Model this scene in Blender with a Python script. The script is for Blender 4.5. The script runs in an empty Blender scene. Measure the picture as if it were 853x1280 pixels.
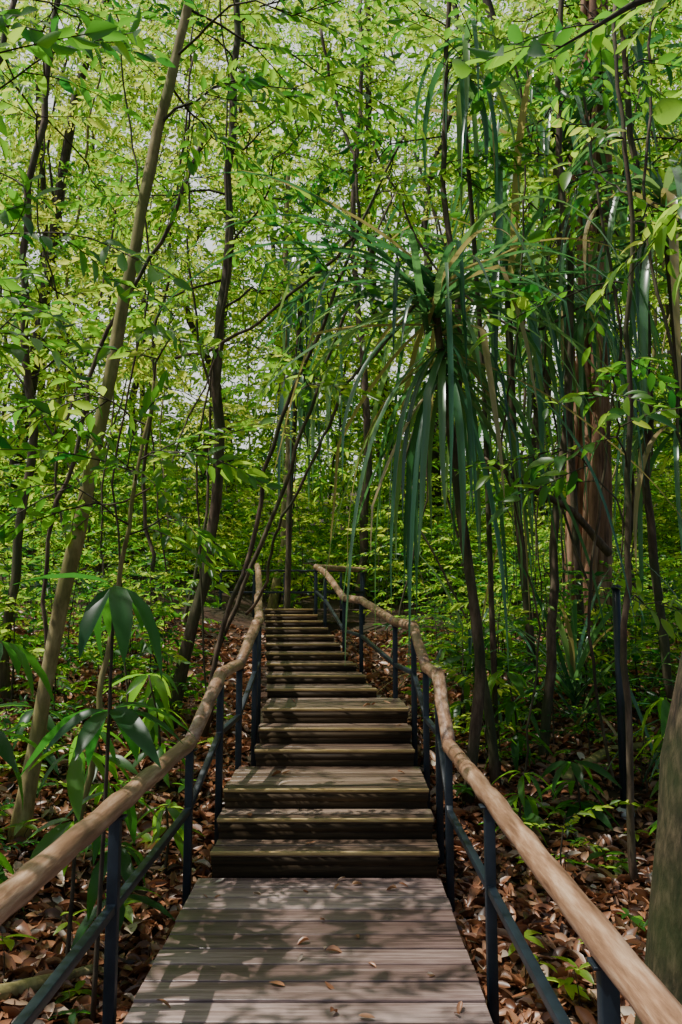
import bpy, math, numpy as np
from mathutils import Vector
rng = np.random.default_rng(7)
scene = bpy.context.scene

# ------------------------------------------------------------------ materials
def new_mat(name):
    m = bpy.data.materials.new(name); m.use_nodes = True
    nt = m.node_tree; nt.nodes.clear()
    return m, nt, nt.nodes, nt.links
def ramp(nodes, stops):
    r = nodes.new('ShaderNodeValToRGB'); e = r.color_ramp.elements
    while len(e) < len(stops): e.new(0.5)
    for i, (p, c) in enumerate(stops):
        e[i].position = p; e[i].color = (*c, 1)
    return r
def leaf_mat(name, stops, tstops, fac=0.45, rough=0.38, spec=0.5):
    m, nt, N, L = new_mat(name)
    a = N.new('ShaderNodeAttribute'); a.attribute_name = 'tint'
    r1 = ramp(N, stops); r2 = ramp(N, tstops)
    L.new(a.outputs['Fac'], r1.inputs[0]); L.new(a.outputs['Fac'], r2.inputs[0])
    p = N.new('ShaderNodeBsdfPrincipled'); p.inputs['Roughness'].default_value = rough
    p.inputs['Specular IOR Level'].default_value = spec
    t = N.new('ShaderNodeBsdfTranslucent')
    L.new(r1.outputs[0], p.inputs['Base Color']); L.new(r2.outputs[0], t.inputs['Color'])
    mx = N.new('ShaderNodeMixShader'); mx.inputs[0].default_value = fac
    L.new(p.outputs[0], mx.inputs[1]); L.new(t.outputs[0], mx.inputs[2])
    o = N.new('ShaderNodeOutputMaterial'); L.new(mx.outputs[0], o.inputs[0])
    return m
def noise_mat(name, stops, scale=(1,1,1), nscale=5, detail=6, rough=0.8, bump=0.3, tint=0.0, spec=0.3, stops2=None):
    m, nt, N, L = new_mat(name)
    tc = N.new('ShaderNodeTexCoord'); mp = N.new('ShaderNodeMapping'); mp.inputs['Scale'].default_value = scale
    L.new(tc.outputs['Object'], mp.inputs[0])
    n = N.new('ShaderNodeTexNoise'); n.inputs['Scale'].default_value = nscale; n.inputs['Detail'].default_value = detail
    n.inputs['Roughness'].default_value = 0.65
    src = n.outputs['Fac']
    if tint:
        a = N.new('ShaderNodeAttribute'); a.attribute_name = 'tint'
        off = N.new('ShaderNodeVectorMath'); off.operation = 'ADD'
        cmb = N.new('ShaderNodeCombineXYZ'); ml = N.new('ShaderNodeMath'); ml.operation='MULTIPLY'; ml.inputs[1].default_value=37
        L.new(a.outputs['Fac'], ml.inputs[0]); L.new(ml.outputs[0], cmb.inputs[0]); L.new(ml.outputs[0], cmb.inputs[2])
        L.new(mp.outputs[0], off.inputs[0]); L.new(cmb.outputs[0], off.inputs[1]); L.new(off.outputs[0], n.inputs['Vector'])
        s = N.new('ShaderNodeMath'); s.operation = 'SUBTRACT'; s.inputs[1].default_value = 0.5
        L.new(a.outputs['Fac'], s.inputs[0])
        ma = N.new('ShaderNodeMath'); ma.operation = 'MULTIPLY_ADD'; ma.inputs[1].default_value = tint
        L.new(s.outputs[0], ma.inputs[0]); L.new(n.outputs['Fac'], ma.inputs[2]); src = ma.outputs[0]
    else:
        L.new(mp.outputs[0], n.inputs['Vector'])
    r = ramp(N, stops); L.new(src, r.inputs[0])
    col = r.outputs[0]
    if stops2:
        n2 = N.new('ShaderNodeTexNoise'); n2.inputs['Scale'].default_value = 1.7; n2.inputs['Detail'].default_value = 4
        L.new(tc.outputs['Object'], n2.inputs['Vector'])
        r2 = ramp(N, [(0.42,(0,0,0)),(0.62,(1,1,1))]); L.new(n2.outputs['Fac'], r2.inputs[0])
        mx = N.new('ShaderNodeMix'); mx.data_type='RGBA'
        L.new(col, mx.inputs['A']); mx.inputs['B'].default_value=(*stops2,1)
        m2 = N.new('ShaderNodeMath'); m2.operation='MULTIPLY'; m2.inputs[1].default_value=0.6
        L.new(r2.outputs[0], m2.inputs[0]); L.new(m2.outputs[0], mx.inputs['Factor'])
        col = mx.outputs['Result']
    p = N.new('ShaderNodeBsdfPrincipled'); p.inputs['Roughness'].default_value = rough
    p.inputs['Specular IOR Level'].default_value = spec
    L.new(col, p.inputs['Base Color'])
    if bump:
        b = N.new('ShaderNodeBump'); b.inputs['Strength'].default_value = bump; b.inputs['Distance'].default_value = 0.01
        L.new(n.outputs['Fac'], b.inputs['Height']); L.new(b.outputs[0], p.inputs['Normal'])
    o = N.new('ShaderNodeOutputMaterial'); L.new(p.outputs[0], o.inputs[0])
    return m

M_leaf = leaf_mat('leaf_green',
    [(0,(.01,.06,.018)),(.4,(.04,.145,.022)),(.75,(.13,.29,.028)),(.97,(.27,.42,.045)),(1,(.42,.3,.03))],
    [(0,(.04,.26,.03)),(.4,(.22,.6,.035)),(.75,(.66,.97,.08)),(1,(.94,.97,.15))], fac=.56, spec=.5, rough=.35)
M_strap = leaf_mat('leaf_strap',
    [(0,(.014,.065,.035)),(.5,(.035,.13,.06)),(.88,(.11,.24,.09)),(.95,(.2,.25,.08)),(1,(.36,.27,.12))],
    [(0,(.06,.24,.07)),(.5,(.16,.48,.12)),(.95,(.42,.62,.14)),(1,(.6,.5,.15))], fac=.36, rough=.25, spec=.9)
M_litter = leaf_mat('leaf_dead',
    [(0,(.04,.022,.014)),(.3,(.18,.07,.032)),(.55,(.43,.175,.08)),(.75,(.45,.26,.15)),(.9,(.52,.42,.32)),(1,(.78,.68,.56))],
    [(0,(.08,.03,.02)),(.5,(.3,.12,.05)),(1,(.5,.28,.12))], fac=.2, rough=.36, spec=.6)
M_twig = noise_mat('twig_bark', [(.3,(.03,.022,.014)),(.7,(.09,.07,.045))], nscale=8, bump=0)
M_bark = noise_mat('bark_brown', [(.3,(.03,.02,.015)),(.5,(.1,.063,.04)),(.72,(.24,.17,.115))], scale=(1,1,.25), nscale=14, bump=.8, stops2=(.05,.075,.025))
M_barkl = noise_mat('bark_olive', [(.3,(.1,.08,.03)),(.5,(.28,.22,.09)),(.72,(.5,.41,.2))], scale=(1,1,.35), nscale=11, bump=.6, stops2=(.16,.18,.04))
M_barkd = noise_mat('bark_mossy', [(.35,(.012,.009,.006)),(.5,(.05,.034,.02)),(.68,(.14,.1,.06))], scale=(1,1,.3), nscale=24, bump=1, stops2=(.03,.05,.01))
M_barkr = noise_mat('bark_red', [(.3,(.06,.03,.018)),(.5,(.3,.15,.085)),(.72,(.6,.38,.25))], scale=(1,1,.12), nscale=10, bump=.9)
M_soil = noise_mat('soil', [(.3,(.02,.012,.008)),(.55,(.06,.032,.018)),(.75,(.12,.065,.035))], nscale=6, bump=.8, rough=.95, stops2=(.025,.03,.01))
M_deck = noise_mat('deck_timber', [(.25,(.045,.024,.02)),(.5,(.21,.135,.118)),(.75,(.5,.37,.33))], scale=(1.2,22,22), nscale=2.2, rough=.34, bump=.5, tint=.34, stops2=(.1,.06,.05), spec=.7)
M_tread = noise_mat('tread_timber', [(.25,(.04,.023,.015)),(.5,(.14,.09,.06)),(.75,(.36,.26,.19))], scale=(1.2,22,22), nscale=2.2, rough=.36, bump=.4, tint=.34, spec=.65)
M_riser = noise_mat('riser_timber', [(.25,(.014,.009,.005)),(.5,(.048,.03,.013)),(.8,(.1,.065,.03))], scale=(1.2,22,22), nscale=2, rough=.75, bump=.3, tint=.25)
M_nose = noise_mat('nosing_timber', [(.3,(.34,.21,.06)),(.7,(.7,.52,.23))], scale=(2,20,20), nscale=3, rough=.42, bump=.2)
M_rail = noise_mat('rail_timber', [(.3,(.12,.055,.03)),(.5,(.38,.21,.12)),(.7,(.68,.47,.31))], scale=(16,1.5,16), nscale=2.0, rough=.38, bump=.5, stops2=(.18,.09,.05), spec=.6)
M_steel = noise_mat('painted_steel', [(.3,(.006,.011,.018)),(.7,(.014,.024,.036))], nscale=12, rough=.4, bump=.05, spec=.5)
M_conc = noise_mat('concrete_base', [(.3,(.3,.3,.28)),(.7,(.5,.5,.47))], nscale=20, rough=.8)

# ------------------------------------------------------------------ mesh builder
class MB:
    def __init__(s): s.V=[]; s.F=[]; s.M=[]; s.T=[]; s.n=0
    def add(s, v, f, mat, t):
        v=np.asarray(v,float).reshape(-1,3); f=np.asarray(f,int).reshape(-1,4)
        s.V.append(v); s.F.append(f+s.n)
        s.M.append(np.broadcast_to(np.asarray(mat),(len(f),)).copy())
        s.T.append(np.broadcast_to(np.asarray(t,float),(len(v),)).copy()); s.n+=len(v)
    def build(s, name, mats, smooth=False, parent=None, bevel=0):
        V=np.concatenate(s.V); F=np.concatenate(s.F); Mi=np.concatenate(s.M); T=np.concatenate(s.T)
        me=bpy.data.meshes.new(name)
        me.vertices.add(len(V)); me.vertices.foreach_set('co',V.astype(np.float32).ravel())
        me.loops.add(F.size); me.loops.foreach_set('vertex_index',F.astype(np.int32).ravel())
        me.polygons.add(len(F)); me.polygons.foreach_set('loop_start',np.arange(0,F.size,4,dtype=np.int32))
        for m in mats: me.materials.append(m)
        me.polygons.foreach_set('material_index',Mi.astype(np.int32))
        me.update(calc_edges=True)
        if smooth: me.polygons.foreach_set('use_smooth',np.ones(len(F),bool))
        a=me.attributes.new('tint','FLOAT','POINT'); a.data.foreach_set('value',T.astype(np.float32))
        me.validate()
        ob=bpy.data.objects.new(name,me); scene.collection.objects.link(ob)
        if parent: ob.parent=parent
        if bevel:
            b=ob.modifiers.new('bevel','BEVEL'); b.width=bevel; b.segments=2; b.limit_method='ANGLE'
        return ob
def norm(a): return a/np.maximum(np.linalg.norm(a,axis=-1,keepdims=True),1e-9)
def box(mb,x0,x1,y0,y1,z0,z1,mat=0,t=.5):
    v=[(x,y,z) for x in(x0,x1) for y in(y0,y1) for z in(z0,z1)]
    mb.add(v,[(0,1,3,2),(4,6,7,5),(0,4,5,1),(2,3,7,6),(0,2,6,4),(1,5,7,3)],mat,t)
def tube(mb,P,R,sides=8,mat=0,t=.5,caps=True,wob=0,phase=0,r_=None):
    P=np.asarray(P,float); n=len(P); R=np.broadcast_to(np.asarray(R,float),(n,))
    T=norm(np.gradient(P,axis=0)); m=T.mean(0)
    ref=np.array([0,0,1.]) if abs(norm(m)[2])<.7 else np.array([1.,0,0])
    X=norm(np.cross(T,ref)); Z=norm(np.cross(X,T))
    a=np.linspace(0,2*math.pi,sides,endpoint=False)+phase
    rr=R[:,None]*np.ones((1,sides))
    if wob: rr=rr*(1+wob*((r_ or rng).normal(size=(n,sides))))
    V=P[:,None,:]+rr[...,None]*(np.cos(a)[None,:,None]*X[:,None,:]+np.sin(a)[None,:,None]*Z[:,None,:])
    i=np.arange(n-1)[:,None]; j=np.arange(sides)[None,:]; j2=(j+1)%sides
    F=np.stack([i*sides+j,i*sides+j2,(i+1)*sides+j2,(i+1)*sides+j],-1).reshape(-1,4)
    V=V.reshape(-1,3)
    if caps:
        V=np.concatenate([V,P[:1],P[-1:]]); c0=n*sides; c1=c0+1
        C=[]
        for k in range(0,sides,2):
            C.append((c0,(k+2)%sides,(k+1)%sides,k)); b=(n-1)*sides
            C.append((c1,b+k,b+(k+1)%sides,b+(k+2)%sides))
        if sides%2==0: F=np.concatenate([F,np.array(C)])
    mb.add(V,F,mat,t)
def resample(P,n):
    P=np.asarray(P,float); d=np.r_[0,np.cumsum(np.linalg.norm(np.diff(P,axis=0),axis=1))]
    s=np.linspace(0,d[-1],n); Q=np.stack([np.interp(s,d,P[:,k]) for k in range(3)],1)
    if len(P)>2:
        for _ in range(max(1,n//12)):
            Q[1:-1]=(Q[:-2]+2*Q[1:-1]+Q[2:])/4
    return Q

# ------------------------------------------------------------------ terrain
def g(x,y):
    x=np.asarray(x,float); y=np.asarray(y,float)
    z=np.interp(y,[-60,3,5.5,7,8.5,14,20,45,90],[-.8,-.4,-.3,.02,.4,1.2,1.9,6.5,16])
    l=np.clip((-x-1.2)/2.5,0,1); z=z+.38*l*l*(3-2*l)+np.clip(-x-3.5,0,30)*.06
    z=z+np.clip(x-4,0,30)*.05
    w=np.clip((np.abs(x+.2)-1.0)/1.0,0,1)
    z=z+w*(.05*np.sin(x*2.3+y*1.1)+.04*np.sin(x*-1.3+y*2.9+1)+.12*np.sin(x*.5+2)*np.sin(y*.45))
    return z
mb=MB()
u=np.linspace(-1,1,161); gx=np.sinh(u*4.2)/np.sinh(4.2)*110
gy=8+np.sinh(np.linspace(-1,1,201)*4)/np.sinh(4)*120
X,Y=np.meshgrid(gx,gy,indexing='ij'); V=np.stack([X,Y,g(X,Y)],-1).reshape(-1,3)
i=np.arange(160)[:,None]; j=np.arange(200)[None,:]; a=i*201+j
mb.add(V,np.stack([a,a+201,a+202,a+1],-1).reshape(-1,4),0,.5)
mb.build('ground',[M_soil],smooth=True)

# ------------------------------------------------------------------ leaf templates
def leaf_geo(L,w,fold=.18,droop=.2,detail=False):
    if not detail:
        v=np.array([(0,0,0),(-.5*w,.38*L,fold*w),(-.33*w,.74*L,fold*w*.6-droop*L*.4),(0,L,-droop*L),(.33*w,.74*L,fold*w*.6-droop*L*.4),(.5*w,.38*L,fold*w)])
        return v,np.array([(0,3,2,1),(0,5,4,3)])
    ts=[0,.18,.42,.68,.88,1]; ws=[.06,.36,.5,.42,.2,.01]; V=[]
    for t,q in zip(ts,ws):
        z=-droop*L*t*t
        V+=[(-q*w,t*L,z+fold*q*w*2),(0,t*L,z),(q*w,t*L,z+fold*q*w*2)]
    F=[]
    for k in range(5):
        b=k*3; F+=[(b,b+1,b+4,b+3),(b+1,b+2,b+5,b+4)]
    return np.array(V),np.array(F)
def frame(D,r,roll=.25):
    D=norm(np.asarray(D,float)); up=np.array([0,0,1.])+r.normal(size=D.shape)*roll
    X=norm(np.cross(D,up)); Z=np.cross(X,D); return X,D,Z
def spray_template(r,n,L,ll,lw,droop=.25,detail=False,terminal=True):
    nt_=4; tt=np.linspace(0,1,nt_+1); bx=r.normal()*.12
    def pt(t): return np.array([bx*L*t*t,L*t,-droop*L*t*t])
    m=MB(); tube(m,[pt(t) for t in tt],np.linspace(.006,.0025,nt_+1)*max(1,L),3,1,.5,caps=False)
    for k in range(n):
        t=.12+.88*(k+.5)/n
        if k==n-1 and terminal: t=1.
        s=1 if k%2 else -1
        ang=math.radians(r.uniform(40,75)*(1-.45*t))
        if k==n-1 and terminal: ang=r.normal()*.2
        d=np.array([math.sin(ang)*s,math.cos(ang),r.normal()*.3-.25])
        X,D,Z=frame(d[None],r,.6); l=ll*r.uniform(.6,1.15)
        v,f=leaf_geo(l,lw*l/ll*r.uniform(.85,1.15),droop=r.uniform(.05,.4),detail=detail)
        W=pt(t)+v[:,:1]*X+v[:,1:2]*D+v[:,2:3]*Z
        m.add(W,f,0,r.normal()*.15)
    return np.concatenate(m.V),np.concatenate(m.F),np.concatenate(m.M),np.concatenate(m.T)
def place(mb,temps,P,D,S,r,tint,roll=.25):
    P=np.asarray(P,float);k=len(P)
    if k==0: return
    idx=r.integers(len(temps),size=k); X,Yv,Z=frame(D,r,roll)
    S=np.broadcast_to(np.asarray(S,float),(k,)); tint=np.broadcast_to(np.asarray(tint,float),(k,))
    for q,(v,f,m,t) in enumerate(temps):
        s=np.where(idx==q)[0]
        if len(s)==0: continue
        B=np.stack([X[s],Yv[s],Z[s]],1)*S[s,None,None]
        W=np.einsum('nj,kji->kni',v,B)+P[s][:,None,:]
        F=f[None]+(np.arange(len(s))*len(v))[:,None,None]
        mb.add(W.reshape(-1,3),F.reshape(-1,4),np.tile(m,len(s)),np.clip(t[None]+tint[s][:,None],0.0,.975).ravel())
tr=np.random.default_rng(3)
SM=[spray_template(tr,14,.75,.15,.062) for _ in range(7)]
SF=[spray_template(tr,20,.8,.09,.038,droop=.2) for _ in range(7)]
SB=[spray_template(tr,9,.7,.2,.08,detail=True) for _ in range(7)]
LEAFM=[M_leaf,M_twig]

# ------------------------------------------------------------------ trees
def make_tree(name,pts,r0,r1,seed,bark,nb=14,blen=1.8,nspr=9,start=.3,temps=SM,scale=1.,tint=.45,end=1.,wig=.04,mb=None,elev=(-5,45),wob=.06):
    r=np.random.default_rng(seed); own=mb is None
    if own: mb=MB()
    n=26; C=resample(pts,n)
    W=np.cumsum(r.normal(size=(n-1,2)),0)*wig*.35; C[1:,:2]+=W
    rad=np.linspace(r0,r1,n); rad[0]*=1.45; rad[1]*=1.15
    tube(mb,C,rad,10,2,.5,wob=wob,r_=r)
    P=[];D=[];Ti=[]
    for b in range(nb):
        t=start+(end-start)*(b+r.random())/nb; o=np.array([np.interp(t*(n-1),np.arange(n),C[:,k]) for k in range(3)])
        az=b*2.4+r.normal()*.5; el=math.radians(r.uniform(*elev)); L=blen*r.uniform(.5,1.3)*(1.15-.5*t)
        d=np.array([math.cos(az)*math.cos(el),math.sin(az)*math.cos(el),math.sin(el)])
        s=np.linspace(0,1,7)[:,None]; B=o+d*L*s+np.array([0,0,-.28*L])*s**2+np.cumsum(r.normal(size=(7,3)),0)*.045*L*np.minimum(s*4,1)
        rb=np.interp(t,[0,1],[r0,r1])*.32
        tube(mb,B,np.linspace(max(rb,.008),.004,7),5,1,.5,caps=False)
        bt=r.normal()*.14
        for k in range(nspr):
            q=.2+.8*(k+r.random())/nspr; p=[np.interp(q*6,np.arange(7),B[:,c]) for c in range(3)]
            aa=az+(1 if k%2 else -1)*r.uniform(.3,1.3)*(1.1-.7*q); P.append(p)
            D.append([math.cos(aa),math.sin(aa),r.normal()*.35-.05]); Ti.append(tint+bt+r.normal()*.08)
    if P: place(mb,temps,P,D,scale*r.uniform(.7,1.2,len(P)),r,Ti,roll=.45)
    if own: return mb.build(name,[M_leaf,M_twig,bark],smooth=True)

make_tree('leaning_tree',[(-2.26,6,.0),(-2.12,6,1.2),(-1.94,6,2.4),(-1.70,6,3.96),(-1.46,6.1,5.25),(-1.25,6.2,6.5),(-.9,6.4,9)],.058,.028,11,M_barkl,nb=12,blen=1.7,start=.6,nspr=6,tint=.4)
make_tree('sapling',[(-1.76,5.7,.2),(-1.66,5.7,.9),(-1.58,5.7,1.5),(-1.45,5.75,2.5),(-1.35,5.8,3.4)],.024,.01,12,M_barkl,nb=6,blen=.8,start=.55,nspr=5)
make_tree('slender_tree',[(-1.85,9,.3),(-1.75,9,1.4),(-1.51,9,3.1),(-1.6,9,4.3),(-1.69,9,5.4),(-1.6,9,7.2),(-1.56,9,9),(-1.4,9,11)],.07,.03,13,M_bark,nb=14,blen=1.9,start=.4,nspr=7,wig=.1)
make_tree('leaning_sapling',[(-1.3,8,.5),(-1.02,8,1.9),(-.64,8,3.58),(.11,8,5.4),(.6,8,6.6)],.028,.012,14,M_bark,nb=7,blen=1.0,start=.5,nspr=5,wig=.07)
make_tree('leaning_sapling',[(-1.6,10.5,1.0),(-.9,10.5,2.7),(-.1,10.5,5.2),(.7,10.6,7.3)],.033,.014,15,M_bark,nb=7,blen=1.2,start=.45,nspr=5,wig=.07)
make_tree('slender_tree',[(-1.5,18,1.5),(-1.3,18,3.5),(-1.2,18,6),(-1.4,18,12)],.09,.05,16,M_barkl,nb=12,blen=2.0,start=.5,wig=.1,tint=.65)
make_tree('slender_tree',[(1.36,7.5,.1),(1.25,7.5,1.3),(1.19,7.5,2.2),(1.14,7.5,3.4),(1.17,7.5,4.5),(1.1,7.6,6),(1.3,7.7,9)],.04,.022,17,M_bark,nb=8,blen=1.3,start=.65,nspr=7)
make_tree('slender_tree',[(1.9,8,.0),(1.96,8,1.5),(2.06,8,2.94),(2.25,8,5),(2.17,8,6.3),(2.3,8,9.5)],.048,.026,18,M_bark,nb=9,blen=1.5,start=.6,nspr=7,wig=.07)
make_tree('slender_tree',[(2.05,6,-.35),(1.98,6,1.2),(2.02,6,2.2),(2.2,6,4.2),(2.25,6,6.5)],.026,.014,19,M_bark,nb=10,blen=1.1,start=.3,temps=SB,scale=.85,nspr=5,tint=.45,wig=.06)
make_tree('mossy_tree',[(1.56,4,-.6),(1.58,4,.0),(1.72,4,.95),(2.1,4.1,2.3),(2.6,4.2,4.5),(3.0,4.3,7)],.21,.12,20,M_barkd,nb=10,blen=1.9,start=.6,temps=SB,nspr=6,tint=.45,wob=.04)
make_tree('slender_tree',[(3.3,8.2,.2),(3.15,8.2,3),(3.3,8.3,6),(3.1,8.4,10)],.045,.03,21,M_bark,nb=10,blen=1.6,start=.5,nspr=7,wig=.08,tint=.55)
make_tree('slender_tree',[(-3.4,8.6,.5),(-3.3,8.6,3),(-3.5,8.6,6),(-3.1,8.6,10)],.05,.03,22,M_bark,nb=13,blen=1.9,start=.35,nspr=7,wig=.08,tint=.6)
make_tree('slender_tree',[(-3.0,5.2,.2),(-2.9,5.3,2),(-2.8,5.4,4),(-2.4,5.5,6)],.03,.02,23,M_bark,nb=12,blen=1.3,start=.45,temps=SB,nspr=5,tint=.35,wig=.07)
# trees beside and behind the viewpoint (their crowns dapple the deck)
make_tree('forest_tree',[(-3.6,3.4,-.3),(-3.4,3.5,2),(-2.9,3.6,4),(-2.5,3.8,5.8)],.08,.04,24,M_bark,nb=12,blen=2.0,start=.55,nspr=6)
make_tree('forest_tree',[(-4.2,1.4,-.5),(-3.8,1.6,3),(-3.2,1.8,5.5)],.09,.04,25,M_bark,nb=12,blen=2.1,start=.55,nspr=6)
make_tree('forest_tree',[(2.9,-.5,-.5),(2.8,0,4),(2.5,.2,8)],.08,.04,26,M_barkl,nb=10,blen=2.0,start=.6,nspr=7)

# multi stem strangler on the right
mb=MB(); r=np.random.default_rng(31)
for k in range(16):
    a=k*2.4; q=.26*math.sqrt((k+.5)/16)
    pts=[(3.25+math.cos(a)*(q*1.7),11+math.sin(a)*(q*1.7),.4)]
    for z in np.linspace(1.5,12,8):
        a+=r.normal()*.35; pts.append((3.2+.04*z+math.cos(a)*q*(1+.15*r.normal()),11+math.sin(a)*q,z))
    tube(mb,resample(pts,30),np.linspace(.1,.045,30)*r.uniform(.6,1.2),8,0,r.random(),wob=.06,r_=r)
strang=mb.build('strangler_fig_tree',[M_barkr],smooth=True)
mb=MB(); make_tree('x',[(3.3,11,7),(3.6,11,9),(3.8,11,13)],.08,.05,32,M_barkr,nb=14,blen=2.4,start=0,nspr=9,mb=mb)
mb.build('crown',[M_leaf,M_twig,M_barkr],smooth=True,parent=strang)

# forest trees around
r=np.random.default_rng(101)
k=0; placed=[]
while k<38:
    y=r.uniform(9.5,25); x=r.uniform(-.6*y-1.5,.6*y+1.5)
    if y<16.5 and abs(x+.5)<1.8: continue
    if any((x-a)**2+(y-b)**2<1.4 for a,b in placed): continue
    placed.append((x,y)); h=r.uniform(.7,.95)*(y*.82+2); z0=float(g(x,y))-.1; le=r.normal(size=2)*.11*h
    far=y>16; rr=r.choice([.02,.028,.04,.06,.1],p=[.25,.25,.25,.17,.08])
    mid=far and abs(x+1)<4.5
    make_tree('forest_tree',[(x,y,z0),(x+le[0]*.3+r.normal()*.2,y,z0+h*.3),(x+le[0]*.6+r.normal()*.3,y+le[1]*.5,z0+h*.6),(x+le[0],y+le[1],z0+h)],
        rr,rr*.45,200+k,[M_bark,M_barkl,M_bark,M_bark][k%4],nb=int((8+h*.7)*(.6 if mid else 1)),blen=r.uniform(1.3,2.3),nspr=8,start=r.uniform(.2,.55),
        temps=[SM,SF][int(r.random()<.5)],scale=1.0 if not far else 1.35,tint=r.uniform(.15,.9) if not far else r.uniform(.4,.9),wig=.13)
    k+=1

# distant forest mass, clumped
mb=MB(); r=np.random.default_rng(55)
nc=620; cy=r.uniform(20,46,nc); cx=r.uniform(-.58,.58,nc)*cy; hf=r.uniform(0,1,nc)**1.65; cz=g(cx,cy)+hf*(cy*.82)
ct=r.uniform(.3,.9,nc)+.2*hf; cr=r.uniform(1.1,2.3,nc)  # tint rises with height: brighter light on the upper canopy put into leaf colour
for c in range(nc):
    m=24; dv=norm(r.normal(size=(m,3))); p=np.array([cx[c],cy[c],cz[c]])+dv*cr[c]*r.uniform(.3,1,(m,1))*[1.2,1.2,.7]
    d=dv*[1,1,.2]+r.normal(size=(m,3))*.3
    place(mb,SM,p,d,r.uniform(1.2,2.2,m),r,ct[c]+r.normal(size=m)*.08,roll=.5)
for c in range(45):
    y=r.uniform(22,46); x=r.uniform(-.6,.6)*y; z=float(g(x,y)); h=r.uniform(12,28); q=r.uniform(.06,.22)
    tube(mb,resample([(x,y,z-.3),(x+r.normal()*.8,y,z+h*.4),(x+r.normal()*1.2,y,z+h*.7),(x+r.normal()*2.,y,z+h)],10),np.linspace(q,q*.4,10),6,1,.5)
mb.build('distant_forest',[M_leaf,M_twig],smooth=True)

# undergrowth
mb=MB(); r=np.random.default_rng(66); P=[];D=[];S=[];T=[]
for c in range(760):
    y=r.uniform(5.2,26) if c<680 else r.uniform(7,10.5); x=r.uniform(-.6*y-1.5,.6*y+1.5)
    if abs(x+.2+max(0,y-8)*.1)<1.5 and y<16.6: continue
    if y<7.5 and r.random()<.45: continue
    z=float(g(x,y)); h=r.uniform(.15,.6) if y<8 else (r.uniform(.3,1.8) if y<16 else r.uniform(1,3.6))
    tp=np.array([x+r.normal()*.12*h,y+r.normal()*.12*h,z+h]); tube(mb,[(x,y,z-.05),(x,y,z+h*.5),tp],[.009,.007,.004],4,1,.5,caps=False)
    m=int(3+h*6); bt=r.uniform(.1,.8) if y<16 else r.uniform(.35,.9)  # farther plants get paler leaf colour in place of stronger light
    for q in range(m):
        f=.3+.7*(q+.5)/m; a=q*2.4+r.random()
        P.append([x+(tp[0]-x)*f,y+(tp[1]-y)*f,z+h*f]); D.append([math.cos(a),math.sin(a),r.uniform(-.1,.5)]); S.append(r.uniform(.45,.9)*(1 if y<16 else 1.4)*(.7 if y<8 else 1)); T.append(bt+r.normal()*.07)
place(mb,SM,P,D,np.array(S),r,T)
# tiny seedlings in the litter
for c in range(330):
    y=r.uniform(2.6,9.5); x=r.uniform(-.5*y-1,.5*y+1.2)
    if -1.15<x<.85: continue
    z=float(g(x,y)); h=r.uniform(.06,.3); tube(mb,[(x,y,z-.02),(x,y,z+h*.5),(x+r.normal()*.02,y,z+h)],[.004,.003,.002],4,1,.5,caps=False)
    m=r.integers(4,8); a0=r.random()*6; bt=r.uniform(.2,.85)
    for q in range(m):
        a=a0+q*2*math.pi/m; X_,D_,Z_=frame(np.array([[math.cos(a),math.sin(a),r.uniform(-.1,.6)]]),r,.2); l=r.uniform(.07,.17)
        v,f=leaf_geo(l,l*.4,droop=.3,detail=True); mb.add(np.array([x,y,z+h*r.uniform(.75,1)])+v[:,:1]*X_+v[:,1:2]*D_+v[:,2:3]*Z_,f,0,np.clip(bt+r.normal()*.06,0,.95))
mb.build('undergrowth',LEAFM,smooth=True)

# broadleaf plants near the path
def broad(name,x,y,h,seed,nw=3,s=1.,tint=.3,m=6):
    r=np.random.default_rng(seed); mb=MB(); z=float(g(x,y))
    top=np.array([x+r.normal()*.08,y+r.normal()*.05,z+h]); C=resample([(x,y,z-.05),(x+.03,y,z+h*.5),top],8)
    tube(mb,C,np.linspace(.014,.007,8),6,1,.5)
    for w in range(nw):
        c=C[-1-w*2]
        a=np.arange(m)*2*math.pi/m+r.random()*3
        for q in range(m):
            d=np.array([[math.cos(a[q]),math.sin(a[q]),-.25+r.normal()*.25]])
            X,Dd,Z=frame(d,r,.2); l=s*r.uniform(.25,.42); v,f=leaf_geo(l,l*.27,droop=r.uniform(.3,.8),detail=True)
            mb.add(c+Dd[0]*.03+v[:,:1]*X+v[:,1:2]*Dd+v[:,2:3]*Z,f,0,np.clip(tint+r.normal()*.1,0,.95))
    mb.build(name,LEAFM,smooth=True)
broad('broadleaf_plant',-1.2,4.25,2.15,1,2,1.1,.1,8)
broad('broadleaf_plant',-1.3,4.9,.95,2,3,.9,.15)
broad('broadleaf_plant',-2.0,4.6,1.7,3,2,1.05,.15,7)
broad('broadleaf_plant',-1.45,4.6,1.2,11,2,.9,.4)
broad('broadleaf_plant',-1.5,3.6,.28,4,2,.7,.1)
broad('broadleaf_plant',-1.9,6.8,.7,5,3,.9,.4)
broad('broadleaf_plant',1.35,6.6,.5,6,3,.7,.45)
broad('broadleaf_plant',-1.25,6.1,.45,7,2,.7,.55)
broad('broadleaf_plant',2.3,5.4,.7,8,3,.8,.3)
broad('broadleaf_plant',1.6,7.8,.9,9,3,.9,.4)
broad('broadleaf_plant',-1.3,3.1,.1,10,1,.6,.1)
for q,(x,y) in enumerate([(-2.6,7.2),(-2.9,6.2),(2.7,6.8),(3.0,7.6),(-1.9,8.1),(1.7,9.2),(-2.2,5.2),(1.25,8.9),(-1.6,7.4),(1.9,6.9)]):
    broad('broadleaf_plant',x,y,.5+.25*(q%3),20+q,3,.9,.2+.15*(q%3))

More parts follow.
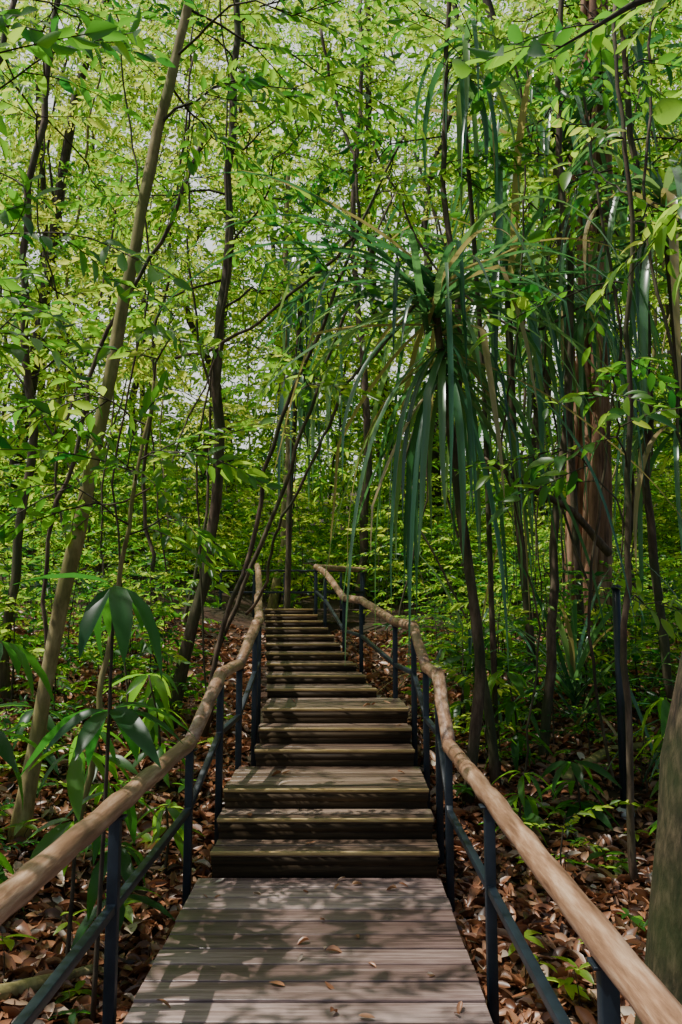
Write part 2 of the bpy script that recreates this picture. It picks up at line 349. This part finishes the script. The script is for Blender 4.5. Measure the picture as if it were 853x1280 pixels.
# ------------------------------------------------------------------ screw pines
def strap(mb,p,d,L,w,gr,r,tint,mat=0,n=14):
    p=np.array(p,float); d=norm(np.array(d,float)); seg=L/n; V=[]; side0=norm(np.cross(d,[0,0,1.])+1e-6)
    kink=r.integers(4,12) if r.random()<.35 else -1
    for k in range(n+1):
        t=k/n; ww=w*.5*min(1,.75+t)*(1-t**3)+.002
        nrm=np.cross(side0,d); V+=[p-side0*ww+nrm*ww*.35,p.copy(),p+side0*ww+nrm*ww*.35]
        p=p+d*seg; d=d+np.array([0,0,-gr*(1+t)])+r.normal(size=3)*.02
        if k==kink: d=d*[.4,.4,1]+[0,0,-.9]
        d=norm(d); s=np.cross(d,[0,0,1.])
        if np.linalg.norm(s)>.25: side0=norm(side0*.6+norm(s)*np.sign(np.dot(s,side0)+1e-9)*.4)
        side0=norm(side0-d*np.dot(side0,d))
    F=[]
    for k in range(n):
        b=3*k; F+=[(b,b+1,b+4,b+3),(b+1,b+2,b+5,b+4)]
    mb.add(V,F,mat,np.clip(tint,0,1))
def screw_pine(name,trunk,crowns,seed,r0=.05):
    r=np.random.default_rng(seed); mb=MB()
    if trunk is not None: tube(mb,resample(trunk,18),np.linspace(r0,r0*.7,18),8,1,.5,wob=.06,r_=r)
    for (c,n,L,w,elo,ehi,glo,ghi) in crowns:
        for k in range(n):
            a=k*2.4+r.normal()*.2; e=math.radians(r.uniform(elo,ehi)); o=np.array(c)+[0,0,r.uniform(-.25,.25)]
            dead=r.random()<.08
            strap(mb,o,[math.cos(a)*math.cos(e),math.sin(a)*math.cos(e),math.sin(e)],L*r.uniform(.5,1.15),w*r.uniform(.6,1.2),r.uniform(glo,ghi),r,1. if dead else r.uniform(.0,.9))
    return mb.build(name,[M_strap,M_bark],smooth=True)
screw_pine('screw_pine',[(1.05,7.1,.1),(1.2,7.1,1.2),(1.02,7.05,2.6),(.83,7,4.3)],[((.83,7,4.35),60,2.5,.062,-30,60,.015,.2),((.9,7,3.9),44,2.7,.06,-60,0,.05,.3),((.75,7,4.3),18,2.9,.05,5,45,.06,.16)],1)
screw_pine('screw_pine',[(2.95,10.2,.6),(2.85,10.1,4),(2.75,10,7.5)],[((2.75,10,7.6),60,4.0,.09,-10,70,.04,.28),((2.8,10,5.6),34,2.9,.085,-40,40,.1,.35)],2)
screw_pine('screw_pine',[(3.7,8.3,.5),(3.5,8.2,3),(3.3,8,5.6)],[((3.3,8,5.6),54,3.2,.08,-10,75,.04,.3),((3.4,8.2,3.6),22,2.4,.07,-30,50,.1,.3)],3)
screw_pine('screw_pine',[(2.1,9.0,.5),(1.9,8.9,3),(1.85,8.8,5.2)],[((1.85,8.8,5.3),50,3.1,.08,-20,70,.05,.3)],4)
screw_pine('screw_pine',None,[((2.3,8.3,.75),34,1.7,.055,15,80,.03,.14)],5)
screw_pine('screw_pine',None,[((1.5,9.4,1.0),26,1.6,.055,15,80,.03,.14)],6)
screw_pine('screw_pine',None,[((3.4,7.4,.6),26,1.6,.055,15,80,.03,.14)],7)
screw_pine('screw_pine',[(-.95,14.5,1.2),(-.9,14.5,4),(-.7,14.4,7.8)],[((-.7,14.4,8),20,3.2,.13,-70,20,.3,.5),((-.75,14.4,6.2),14,2.6,.12,-80,0,.3,.5)],8,.06)
screw_pine('screw_pine',[(1.45,7.9,.3),(1.4,7.9,4),(1.22,7.6,6.4)],[((1.22,7.5,7.0),16,1.7,.07,-60,40,.2,.5)],9,.03)

# lianas
r=np.random.default_rng(9)
LI=[[(-.2,7.6,7.5),(.2,7.4,5.2),(-.9,7.8,4.4),(-1.7,8.2,4.2)],[(.75,7,4.4),(.0,6.9,3.6),(-.6,7.3,2.4),(-.9,7.8,1.7)],
        [(2.3,7.4,7),(2.6,7.2,4),(2.2,7.2,1.5),(2.4,7.2,.0)],[(3.0,7,8),(2.7,6.9,5),(3.1,6.8,2.5),(2.9,6.8,.1)],[(-2.4,8,8),(-1.9,7.8,5),(-2.3,7.8,3),(-2.0,7.7,.3)],
        [(-1.4,8.8,9),(-1.2,8.8,5.5),(-1.5,8.8,3.5),(-1.3,8.8,.5)],[(-3.2,7.6,4.0),(-2.3,7.4,2.6),(-1.7,7.5,2.9),(-1.2,8,4.4)],
        [(.2,8.6,7.2),(1.1,8.4,5.0),(1.9,8.1,4.3),(2.9,8.2,4.9)],[(-2.6,7,.3),(-2.5,7,2),(-2.1,7.1,4),(-1.2,7.2,6)],[(1.5,7.2,.0),(1.7,7.1,1.6),(1.3,7.0,3.0),(1.5,7,5.5)]]
for k in range(14):
    x=r.uniform(-4,4.5); y=r.uniform(9,13)
    if abs(x+.4)<1.5: x+=3.
    LI.append([(x+r.normal()*.6,y,8.5),(x+r.normal()*.6,y,6),(x+r.normal()*.5,y,3.5),(x+r.normal()*.3,y,float(g(x,y))-.1)])
for p in LI:
    mb=MB(); Cc=resample(p,34); Cc+=np.cumsum(r.normal(size=(34,3)),0)*.016; tube(mb,Cc,r.uniform(.008,.02),6,0,.5,wob=.08); mb.build('liana',[M_bark],smooth=True)
mb=MB(); tube(mb,resample([(1.3,7.4,3.05),(1.75,7.4,2.75),(2.1,7.5,2.6),(2.5,7.7,2.2)],20),np.linspace(.018,.04,20),8,0,.5,wob=.1); mb.build('broken_branch',[M_bark],smooth=True)
def log(pts,r0):
    mb=MB(); P=resample([(x,y,float(g(x,y))+.04) for x,y in pts],16); tube(mb,P,np.linspace(r0,r0*.6,16),9,0,.5,wob=.08); mb.build('fallen_log',[M_barkl],smooth=True)
log([(1.9,7.4),(2.5,7.9),(3.2,8.2)],.06); log([(-1.75,4.2),(-1.35,4.75)],.05); log([(-2.6,5.0),(-1.6,6.3)],.03); log([(1.3,4.7),(2.2,5.2)],.02)

# ------------------------------------------------------------------ boardwalk
root=bpy.data.objects.new('boardwalk_stairs',None); scene.collection.objects.link(root)
r=np.random.default_rng(5)
def planks(mb,y0,y1,z,xl0,xr0,xl1,xr1,pitch=.165,mat=0,gap=.004):
    n=max(1,round((y1-y0)/pitch)); pt=(y1-y0)/n
    for k in range(n):
        a=y0+k*pt+gap; b=y0+(k+1)*pt-gap; f=(k+.5)/n; dz=r.uniform(-.003,.003)
        box(mb,xl0+(xl1-xl0)*f-r.uniform(0,.012),xr0+(xr1-xr0)*f+r.uniform(0,.012),a,b,z-.035,z+dz,mat,r.random())
mb=MB(); planks(mb,-1.6,5.45,0,-.89,.61,-.89,.62,.185,gap=.0075)
mb.build('deck',[M_deck],parent=root,bevel=.005)
steps=MB(); ris=MB(); nose=MB()
def step(y,z,h,xl,xr,depth):
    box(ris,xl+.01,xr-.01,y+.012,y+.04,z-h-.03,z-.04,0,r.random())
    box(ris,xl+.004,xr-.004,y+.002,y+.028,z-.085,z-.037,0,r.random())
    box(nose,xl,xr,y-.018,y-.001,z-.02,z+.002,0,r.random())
for (y,z,h,d) in [(5.47,.15,.15,.28),(5.75,.285,.135,.28),(6.03,.42,.135,.87)]:
    step(y,z,h,-.83,.62,d); planks(steps,y,y+d,z,-.83,.62,-.82,.63,.14)
for (y,z,h,d) in [(6.9,.55,.13,.3),(7.2,.68,.13,.3),(7.5,.81,.13,.9)]:
    step(y,z,h,-.70,.60,d); planks(steps,y,y+d,z,-.70,.60,-.71,.58,.15)
NS=10
for k in range(NS):
    f=k/NS; y=8.4+5.6*f; z=.81+.09*(k+1); xl=-.74-.54*f; xr=.36-.90*f
    d=5.6/NS; step(y,z,.09,xl,xr,d); planks(steps,y,y+d,z,xl,xr,xl-.05,xr-.09,.2)
zt=.81+.09*NS
planks(steps,14.0,16.2,zt,-1.3,-.5,-1.5,.4,.15)
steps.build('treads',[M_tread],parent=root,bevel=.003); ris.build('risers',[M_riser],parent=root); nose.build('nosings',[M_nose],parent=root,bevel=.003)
mb=MB()
def stringer(p,q,h=.2,w=.05):
    p=np.array(p);q=np.array(q); X=np.array([w/2,0,0]); Zv=np.array([0,0,h])
    mb.add([p-X,p+X,p+X-Zv,p-X-Zv,q-X,q+X,q+X-Zv,q-X-Zv],[(0,1,2,3),(7,6,5,4),(0,4,5,1),(1,5,6,2),(2,6,7,3),(3,7,4,0)],0,.4)
for s,xd,xf,x2 in ((-1,-.84,-.79,-.66),(1,.56,.59,.555)):
    stringer((xd,-1.6,-.038),(xd,5.44,-.038)); stringer((xf,5.53,.04),(xf,6.08,.3)); stringer((xf,6.09,.38),(xf,6.89,.38))
    stringer((x2,6.96,.42),(x2,7.55,.7)); stringer((x2,7.56,.77),(x2,8.38,.77))
stringer((-.70,8.46,.76),(-1.22,13.95,zt-.12)); stringer((.30,8.46,.76),(-.5,13.95,zt-.12))
for y in np.arange(-1,5.4,1.5): box(mb,-.8,.52,y,y+.08,-.6,-.24,0,.5)
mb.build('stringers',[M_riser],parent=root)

def handrail(name,rail,postidx,seed,wood=True):
    e=bpy.data.objects.new(name,None); scene.collection.objects.link(e); r=np.random.default_rng(seed)
    w=MB(); rail=np.array(rail,float)
    for a,b in zip(rail[:-1],rail[1:]):
        L=np.linalg.norm(b-a); n=max(4,int(L/.12)); P=a+(b-a)*np.linspace(-.025/L,1+.025/L,n)[:,None]
        P[1:-1]+=r.normal(size=(n-2,3))*.0025
        if wood: tube(w,P,.046+r.normal(size=n)*.0012,14,0,r.random(),wob=.012,r_=r)
        else: tube(w,P,.02,8,0,.5)
    w.build('wood_rail' if wood else 'top_rail',[M_rail if wood else M_steel],smooth=True,parent=e)
    m=MB()
    low=rail-[0,0,.42]
    for a,b in zip(low[:-1],low[1:]): tube(m,np.array([a,a+(b-a)*.5,b]),.027,4,0,.5,phase=math.pi/4)
    for x,y,z in postidx:
        gz=min(float(g(x,y)),z-.9)-.1
        box(m,x-.024,x+.024,y-.024,y+.024,gz,z-.05,0,.5)
        box(m,x-.045,x+.045,y-.035,y+.035,z-.053,z-.043,0,.5)
    m.build('steel_posts_and_midrail',[M_steel],parent=e,bevel=.003)
def P_on(rail,ys):
    rail=np.array(rail); return [(float(np.interp(y,rail[:,1],rail[:,0])),y,float(np.interp(y,rail[:,1],rail[:,2]))) for y in ys]
R=[(.70,-.6,.78),(.70,5.5,.80),(.71,6.15,1.20),(.70,6.95,1.21),(.66,7.6,1.53),(.54,8.35,1.56),(.24,9.9,1.80),(.04,10.9,1.84),(-.24,12.6,2.26),(-.42,14.0,2.42),(.45,15.9,2.46)]
Lr=[(-.98,-.6,.83),(-.97,5.45,.83),(-.88,6.15,1.21),(-.84,6.95,1.23),(-.78,7.6,1.54),(-.82,8.35,1.58),(-1.0,10,1.84),(-1.08,11,1.88),(-1.26,12.6,2.28),(-1.42,14.0,2.44)]
handrail('handrail',Lr,P_on(Lr,[.3,2.0,3.7,5.45,6.15,6.95,7.6,8.35,10,11,12.6,14.0]),1)
handrail('handrail',R,P_on(R,[.6,2.3,4.05,5.55,6.15,6.95,7.6,8.35,9.9,10.9,12.6,14.0,15.85]),2)
E=[(-2.4,16.2,2.46),(.45,16.2,2.46)]
handrail('metal_railing',E,[(x,16.2,2.46) for x in(-2.35,-1.7,-1.1,-.5,.0,.4)],3,wood=False)

mb=MB(); z0=float(g(2.32,7)); tube(mb,[(2.32,7,z0-.1),(2.32,7,z0+.9),(2.32,7,1.85)],.034,12,0,.5)
tube(mb,[(2.32,7,1.85),(2.32,7,1.87),(2.32,7,1.89)],[.042,.045,.02],12,0,.5); tube(mb,[(2.32,7,z0-.05),(2.32,7,z0+.02),(2.32,7,z0+.05)],[.08,.08,.05],12,1,.5)
mb.build('metal_pole',[M_steel,M_conc],smooth=True)

# ------------------------------------------------------------------ leaf litter
r=np.random.default_rng(88); mb=MB()
lt=[]
for k in range(8):
    v,f=leaf_geo(1.,r.uniform(.34,.5),fold=r.uniform(.1,.9),droop=r.uniform(-.5,.5),detail=True); v=v-[0,.5,0]; v[:,0]+=.15*r.normal()*v[:,1]**2; v[:,2]-=v[:,2].mean()
    lt.append((v,f,np.zeros(len(f),int),np.zeros(len(v))))
n=46000
y=1.8+ (r.random(n)**1.5)*13; x=r.uniform(-1,1,n)*(.45*y+1.2)-.1
off=(x>-.86-.06*np.maximum(0,y-8))&(x<.6-.12*np.maximum(0,y-8)); keep=~off; x=x[keep];y=y[keep]; n=len(x)
a=r.uniform(0,2*math.pi,n); Pp=np.stack([x,y,g(x,y)+r.uniform(.005,.05,n)],1); D=np.stack([np.cos(a),np.sin(a),r.normal(size=n)*.28],1)
place(mb,lt,Pp,D,r.uniform(.06,.17,n),r,np.clip(r.beta(1.5,2.0,n),0,1),roll=.45)
mb.build('leaf_litter',[M_litter],smooth=True)
mb=MB(); P=[(-.05,3.9,.01),(.3,5.2,.01),(.38,5.25,.015),(.1,5.3,.01),(.48,3.65,.01),(-.6,4.1,.01),(-.1,4.7,.01),(.5,3.7,.01),(-.2,5.62,.165),(.4,6.3,.43),(-.5,6.5,.43),(.3,7.8,.82),(-.3,3.1,.01),(-.75,5.35,.012),(.0,5.38,.012),(-.62,5.8,.3),(.5,7.35,.69)]
for k in range(18): P.append((r.uniform(-.8,.55),r.uniform(3.2,5.4),.011))
for k in range(5): P.append((r.uniform(-.75,.55),r.uniform(6.15,6.8),.431))
for k in range(4): P.append((r.uniform(-.6,.5),r.uniform(7.6,8.3),.821))
place(mb,lt,P,np.c_[r.normal(size=(len(P),2)),np.zeros(len(P))],r.uniform(.03,.09,len(P)),r,r.uniform(.35,1,len(P)),roll=.15)
mb.build('fallen_leaves',[M_litter],smooth=True)

# ------------------------------------------------------------------ light, sky, camera
s=Vector((-.40,-.04,.9)).normalized(); el=math.asin(s.z); az=math.atan2(s.x,s.y)
w=bpy.data.worlds.new('World'); scene.world=w; w.use_nodes=True; N=w.node_tree.nodes; L=w.node_tree.links
sky=N.new('ShaderNodeTexSky'); sky.sky_type='NISHITA'; sky.sun_disc=False; sky.sun_elevation=el; sky.sun_rotation=az
sky.dust_density=3; sky.air_density=1.0
# added white area in the sky ahead so leaf gaps look overexposed, blue elsewhere
tc=N.new('ShaderNodeTexCoord'); nz=N.new('ShaderNodeTexNoise'); nz.inputs['Scale'].default_value=2.6; nz.inputs['Detail'].default_value=6
L.new(tc.outputs['Generated'],nz.inputs['Vector'])
dt=N.new('ShaderNodeVectorMath'); dt.operation='DOT_PRODUCT'; dt.inputs[1].default_value=(0,.87,.5); L.new(tc.outputs['Generated'],dt.inputs[0])
ad=N.new('ShaderNodeMath'); ad.operation='MULTIPLY_ADD'; ad.inputs[1].default_value=.55; L.new(nz.outputs['Fac'],ad.inputs[0]); L.new(dt.outputs['Value'],ad.inputs[2])
mr=N.new('ShaderNodeMapRange'); mr.inputs['From Min'].default_value=.8; mr.inputs['From Max'].default_value=1.0
L.new(ad.outputs[0],mr.inputs['Value'])
mx=N.new('ShaderNodeMix'); mx.data_type='RGBA'; L.new(mr.outputs['Result'],mx.inputs['Factor']); L.new(sky.outputs[0],mx.inputs['A']); mx.inputs['B'].default_value=(11.2,11.5,11.2,1)
bg=N['Background']; bg.inputs[1].default_value=.12; L.new(mx.outputs['Result'],bg.inputs[0])
ld=bpy.data.lights.new('sun','SUN'); ld.energy=5; ld.angle=math.radians(.5); ld.color=(1,.96,.88)
lo=bpy.data.objects.new('sun',ld); lo.rotation_euler=s.to_track_quat('Z','Y').to_euler(); scene.collection.objects.link(lo)
cd=bpy.data.cameras.new('camera'); cd.sensor_fit='VERTICAL'; cd.sensor_height=24; cd.lens=24*1033/1280; cd.clip_end=400; cd.clip_start=.05
co=bpy.data.objects.new('camera',cd); co.location=(0,0,1.66); co.rotation_euler=(math.radians(96.9),0,0); scene.collection.objects.link(co); scene.camera=co
print('verts',sum(len(o.data.vertices) for o in scene.objects if o.type=='MESH'))
